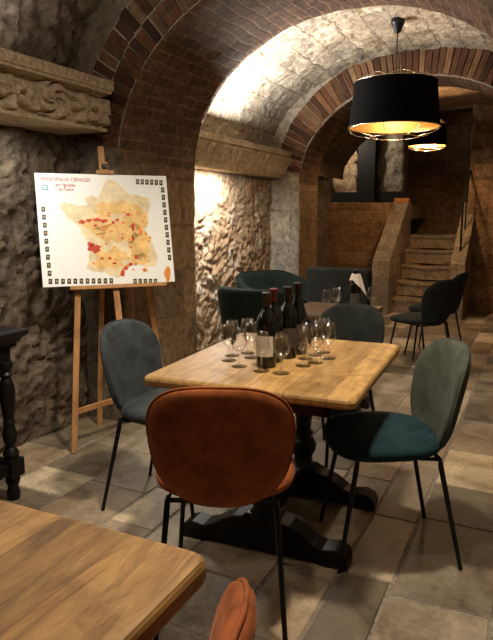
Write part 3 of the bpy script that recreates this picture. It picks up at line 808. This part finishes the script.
FR = [(245,45),(275,55),(300,85),(340,100),(385,110),(388,130),(375,175),(365,215),(385,235),(395,265),(408,295),(400,320),(365,330),(345,315),(315,320),(295,345),(270,360),(235,345),(195,340),(175,330),(185,290),(185,250),(165,220),(150,190),(120,170),(95,130),(110,115),(150,130),(180,130),(175,105),(195,100),(215,105),(230,75)]
def wob(pts, k=3, j=3, seed=1):
    rnd = random.Random(seed); o = []
    for i in range(len(pts)):
        a, b = pts[i], pts[(i+1)%len(pts)]
        for q in range(k): o.append((a[0]+(b[0]-a[0])*q/k+rnd.uniform(-j, j), a[1]+(b[1]-a[1])*q/k+rnd.uniform(-j, j)))
    return o
flat('map_print', [[U(*p) for p in wob(FR)]], M['mappale'], .0008)
def blob(cx, cy, rx, ry, seed, n=12):
    rnd = random.Random(seed); return [U(cx+rx*rnd.uniform(.55, 1.2)*math.cos(2*PI*k/n), cy+ry*rnd.uniform(.55, 1.2)*math.sin(2*PI*k/n)) for k in range(n)]
flat('map_print', [blob(*a) for a in ((280,215,75,45,1,20),(250,300,55,38,2,20),(350,260,40,50,3,20),(270,140,70,28,4,20),(335,175,42,40,5,20),(215,190,45,35,6,20),(345,300,40,22,7,16))], M['mapfill'], .0014)
rnd = random.Random(3)
reds = [blob(202,268,22,16,1), blob(190,255,12,10,2), blob(165,183,12,7,3), blob(185,178,12,6,4), blob(210,176,14,6,5), blob(232,180,13,7,6), blob(205,195,8,5,7), blob(290,345,10,14,8), blob(300,330,9,7,9), blob(327,200,5,17,10), blob(325,235,5,10,11), blob(262,185,6,5,12), blob(275,178,8,5,13), blob(312,160,9,5,14), blob(335,295,8,6,15), blob(250,300,6,4,16), blob(225,300,6,4,17), blob(265,315,8,4,18), blob(315,318,8,5,19), blob(290,235,5,4,20)]
flat('map_print', reds, M['mapred'], .0020)
flat('map_print', [blob(rnd.uniform(190,390), rnd.uniform(150,340), rnd.uniform(3,8), rnd.uniform(2,5), 50+i, 8) for i in range(46)]+[blob(440,345,12,26,99,14), blob(352,215,7,16,98)], M['maporange'], .0017)
def cell(cx, cy, w, h): return [U(cx-w, cy-h), U(cx+w, cy-h), U(cx+w, cy+h), U(cx-w, cy+h)]
cells = [(345+16*i, 56+1*i) for i in range(6)]+[(430+2.0*i, 84+23.5*i) for i in range(10)]+[(46+2.2*i, 140+26*i) for i in range(9)]+[(66+18.7*i, 374-.4*i) for i in range(11)]+[(330+17*i, 371-.2*i) for i in range(5)]
dk = flat('label_thumbnails', [cell(x, y, 5.6, 8.2) for x, y in cells], M['inkdark'], .0012)
flat('thumbnail_inset', [cell(x, y-.5, 2.9, 3.6) for x, y in cells], M['inktan'], .0016, dk)
flat('emblem', [cell(52, 69, 9, 9)], M['inkteal'], .0012); flat('emblem', [cell(52, 69, 5, 5)], M['white'], .0017)
def text(body, x, y, size, mt, parent, shear=0):
    cu = bpy.data.curves.new('txt', 'FONT'); cu.body = body; cu.size = size; cu.extrude = .0003; cu.align_x = 'CENTER'; cu.shear = shear
    ob = bpy.data.objects.new('txt', cu); C.objects.link(ob); dg = bpy.context.evaluated_depsgraph_get()
    me = bpy.data.meshes.new_from_object(ob.evaluated_get(dg)); bpy.data.objects.remove(ob)
    me.materials.clear(); me.materials.append(mt)
    o = bpy.data.objects.new('title_lettering', me); C.objects.link(o); o.parent = parent; o.location = (x, y, .0012); return o
def title(body, cx, cy, w_px, size, shear=0):
    x, y = U(cx, cy); o = text(body, x, y, size, M['inkred'], t, shear)
    w = o.dimensions.x or max(v.co.x for v in o.data.vertices)*2
    want = w_px/422*PW; o.scale = (want/w, 1, 1)
title('PRINCIPAUX CÉPAGES', 115, 50, 152, .030); title('des Vignobles', 113, 67, 62, .027, .25); title('de France', 115, 81, 46, .027, .25)

e = thing('easel', 'wooden tripod easel standing against the stone wall', 'easel', (-2.4, 3.0, 0))
Wd = M['beech']
def eb(name, p, q, w, h, up=None, parent=e, b=.003):
    bm = bmesh.new(); beam(bm, p, q, w, h, up or nd); return kid(name, bm, Wd, parent, bevel=b)
def onb(u, v, n): return PMX @ Vector((u*PW, v*PH, n))
la, ra = onb(.285, .0, -.035), onb(.80, .0, -.035)
FL, FRt = Vector((-2.398, 2.685, .0)), Vector((-2.262, 3.50, .0))
apex = onb(.52, 1.1, -.05)
def ext(p, q, z): return p+(q-p)*((z-p.z)/(q.z-p.z))
eb('front_leg', FL, onb(.30, .55, -.03), .034, .022); eb('front_leg', FRt, onb(.74, .55, -.03), .034, .022)
mast0 = onb(.545, -.42, -.03); mast1 = onb(.505, 1.27, -.03)
eb('mast', mast0, mast1, .036, .020)
RL = Vector((-2.66, 3.10, 0)); eb('rear_leg', Vector((-2.585, 3.15, 0)), onb(.5, .78, -.055), .032, .022)
eb('tray', onb(.19, -.018, -.012), onb(.93, -.018, -.012), .036, .022, vd)
c0, c1 = ext(FL, onb(.30, .55, -.03), .235), ext(FRt, onb(.74, .55, -.03), .235); eb('crossbar', c0-(c1-c0)*.02, c1+(c1-c0)*.02, .018, .034, (0,0,1))
eb('clamp', onb(.45, 1.018, -.004), onb(.585, 1.018, -.004), .036, .022, vd)
bm = bmesh.new(); beam(bm, onb(.51, 1.02, -.012), onb(.51, 1.12, -.012), .05, .018, nd); kid('clamp', bm, Wd, e, bevel=.003)
ck = onb(.515, 1.075, -.006); kb = bmesh.new(); beam(kb, ck, ck+nd*.018, .028, .028, vd); kid('clamp_knob', kb, M['metal'], e, bevel=.004)

# ------------------------------------------------------------------ antique black console at the left edge
t = thing('console_table', 'black antique console table with turned leg at the left edge', 'console table', (-2.435, 1.55, 0)); t.scale = (1, 1, 1.035)
hx, hy = .255, .64
bm = bmesh.new()
pr = [(.0, .735), (.0, .75), (.012, .76), (.02, .775), (.035, .785), (.045, .80), (.04, .812), (.02, .818)]
def rect(o, z): return [bm.verts.new(p) for p in ((-hx+.05-o, -hy+.05-o, z), (hx-.05+o, -hy+.05-o, z), (hx-.05+o, hy-.05+o, z), (-hx+.05-o, hy-.05+o, z))]
rows = [rect(o, z) for o, z in pr]
for A, B in zip(rows, rows[1:]):
    for i in range(4): bm.faces.new((A[i], A[(i+1)%4], B[(i+1)%4], B[i]))
bm.faces.new(rows[0][::-1]); bm.faces.new(rows[-1]); obj('top', bm, M['blackwood'], t, bevel=.004)
bm = bmesh.new(); box(bm, -hx+.07, hx-.07, -hy+.07, hy-.07, .66, .736); obj('apron', bm, M['blackwood'], t, bevel=.005)
for sx in (-1, 1):
    for sy in (-1, 1):
        x, y = sx*(hx-.09), sy*(hy-.09); bm = bmesh.new()
        lathe(bm, [(0, .20), (.032, .20), (.04, .225), (.03, .245), (.02, .26), (.032, .285), (.036, .32), (.024, .36), (.03, .375), (.024, .39), (.030, .43), (.036, .48), (.038, .53), (.03, .57), (.022, .59), (.034, .605), (.022, .62), (.035, .64), (.035, .665), (0, .665)], 18, (x, y))
        box(bm, x-.042, x+.042, y-.042, y+.042, .115, .2)
        lathe(bm, [(0, .116), (.03, .116), (.036, .095), (.03, .075), (.024, .06), (.033, .035), (.03, .0), (0, 0)], 18, (x, y))
        obj('turned_leg', bm, M['blackwood'], t, bevel=.003)
for s in (-1, 1):
    bm = bmesh.new(); box(bm, s*(hx-.09)-.025, s*(hx-.09)+.025, -hy+.13, hy-.13, .13, .185); obj('stretcher', bm, M['blackwood'], t, bevel=.005)
    bm = bmesh.new(); box(bm, -hx+.13, hx-.13, s*(hy-.09)-.025, s*(hy-.09)+.025, .13, .185); obj('stretcher', bm, M['blackwood'], t, bevel=.005)

# ------------------------------------------------------------------ light
def light(name, kind, loc, power, col, size=.1, rot=None, size_y=None, angle=None, blend=.6):
    l = bpy.data.lights.new(name, kind); l.energy = power; l.color = col
    if kind == 'AREA':
        l.size = size
        if size_y: l.shape = 'RECTANGLE'; l.size_y = size_y
    elif kind == 'SPOT': l.shadow_soft_size = size; l.spot_size = math.radians(angle); l.spot_blend = blend
    else: l.shadow_soft_size = size
    o = bpy.data.objects.new(name, l); C.objects.link(o); o.location = loc
    if rot is not None: o.rotation_euler = Vector(rot).to_track_quat('-Z', 'Y').to_euler()
    return o
WARM, NEUT = (1, .70, .40), (1, .96, .90)
SPOT = (1, .87, .71)
light('pendant_light', 'POINT', (-1.20, 5.35, 2.14), 10, WARM, .05)
light('pendant_light_back', 'POINT', (-1.38, 8.0, 2.24), 68, (1, .62, .32), .04)
light('terrace_light', 'POINT', (-3.05, 9.9, 2.6), 26, (1, .86, .66), .06)
# the cellar's own lamps over the near tables (above the frame)
light('table_spot', 'SPOT', (-.70, 2.0, 2.95), 190, SPOT, .10, (.05, .1, -1), angle=130, blend=.7)
light('near_lamp', 'POINT', (-.85, 1.3, 2.5), 30, SPOT, .08)
# strips on the stone ledges: one up onto the vault, one down over the wall
light('ledge_up', 'AREA', (-2.46, 4.8, 2.05), 62, NEUT, 1.2, (.7, .0, 1), .10)
light('ledge_down', 'AREA', (-2.55, 4.75, 1.73), 36, NEUT, .9, (-.14, 0, -1), .06)
light('frieze_up', 'AREA', (-2.5, 1.9, 2.16), 7, NEUT, 1.4, (.25, 0, 1), .06)
light('frieze_down', 'AREA', (-2.48, 2.0, 1.83), 10, NEUT, 1.3, (-.05, 0, -1), .05)
w = bpy.data.worlds.new('world'); sc.world = w; w.use_nodes = True
w.node_tree.nodes['Background'].inputs[0].default_value = (.02, .017, .014, 1); w.node_tree.nodes['Background'].inputs[1].default_value = .2

# ------------------------------------------------------------------ camera
cam = bpy.data.cameras.new('camera'); cam.sensor_fit = 'VERTICAL'; cam.sensor_height = 36; cam.lens = 622/640*36
cam.clip_start = .05
co = bpy.data.objects.new('camera', cam); C.objects.link(co); co.location = (0, 0, 1.38)
yaw, pit = math.radians(25.5), math.radians(9.7)
co.rotation_euler = (PI/2-pit, 0, yaw)
sc.camera = co
sc.view_settings.view_transform = 'Standard'; sc.view_settings.look = 'None'; sc.view_settings.exposure = .3; sc.view_settings.gamma = 1
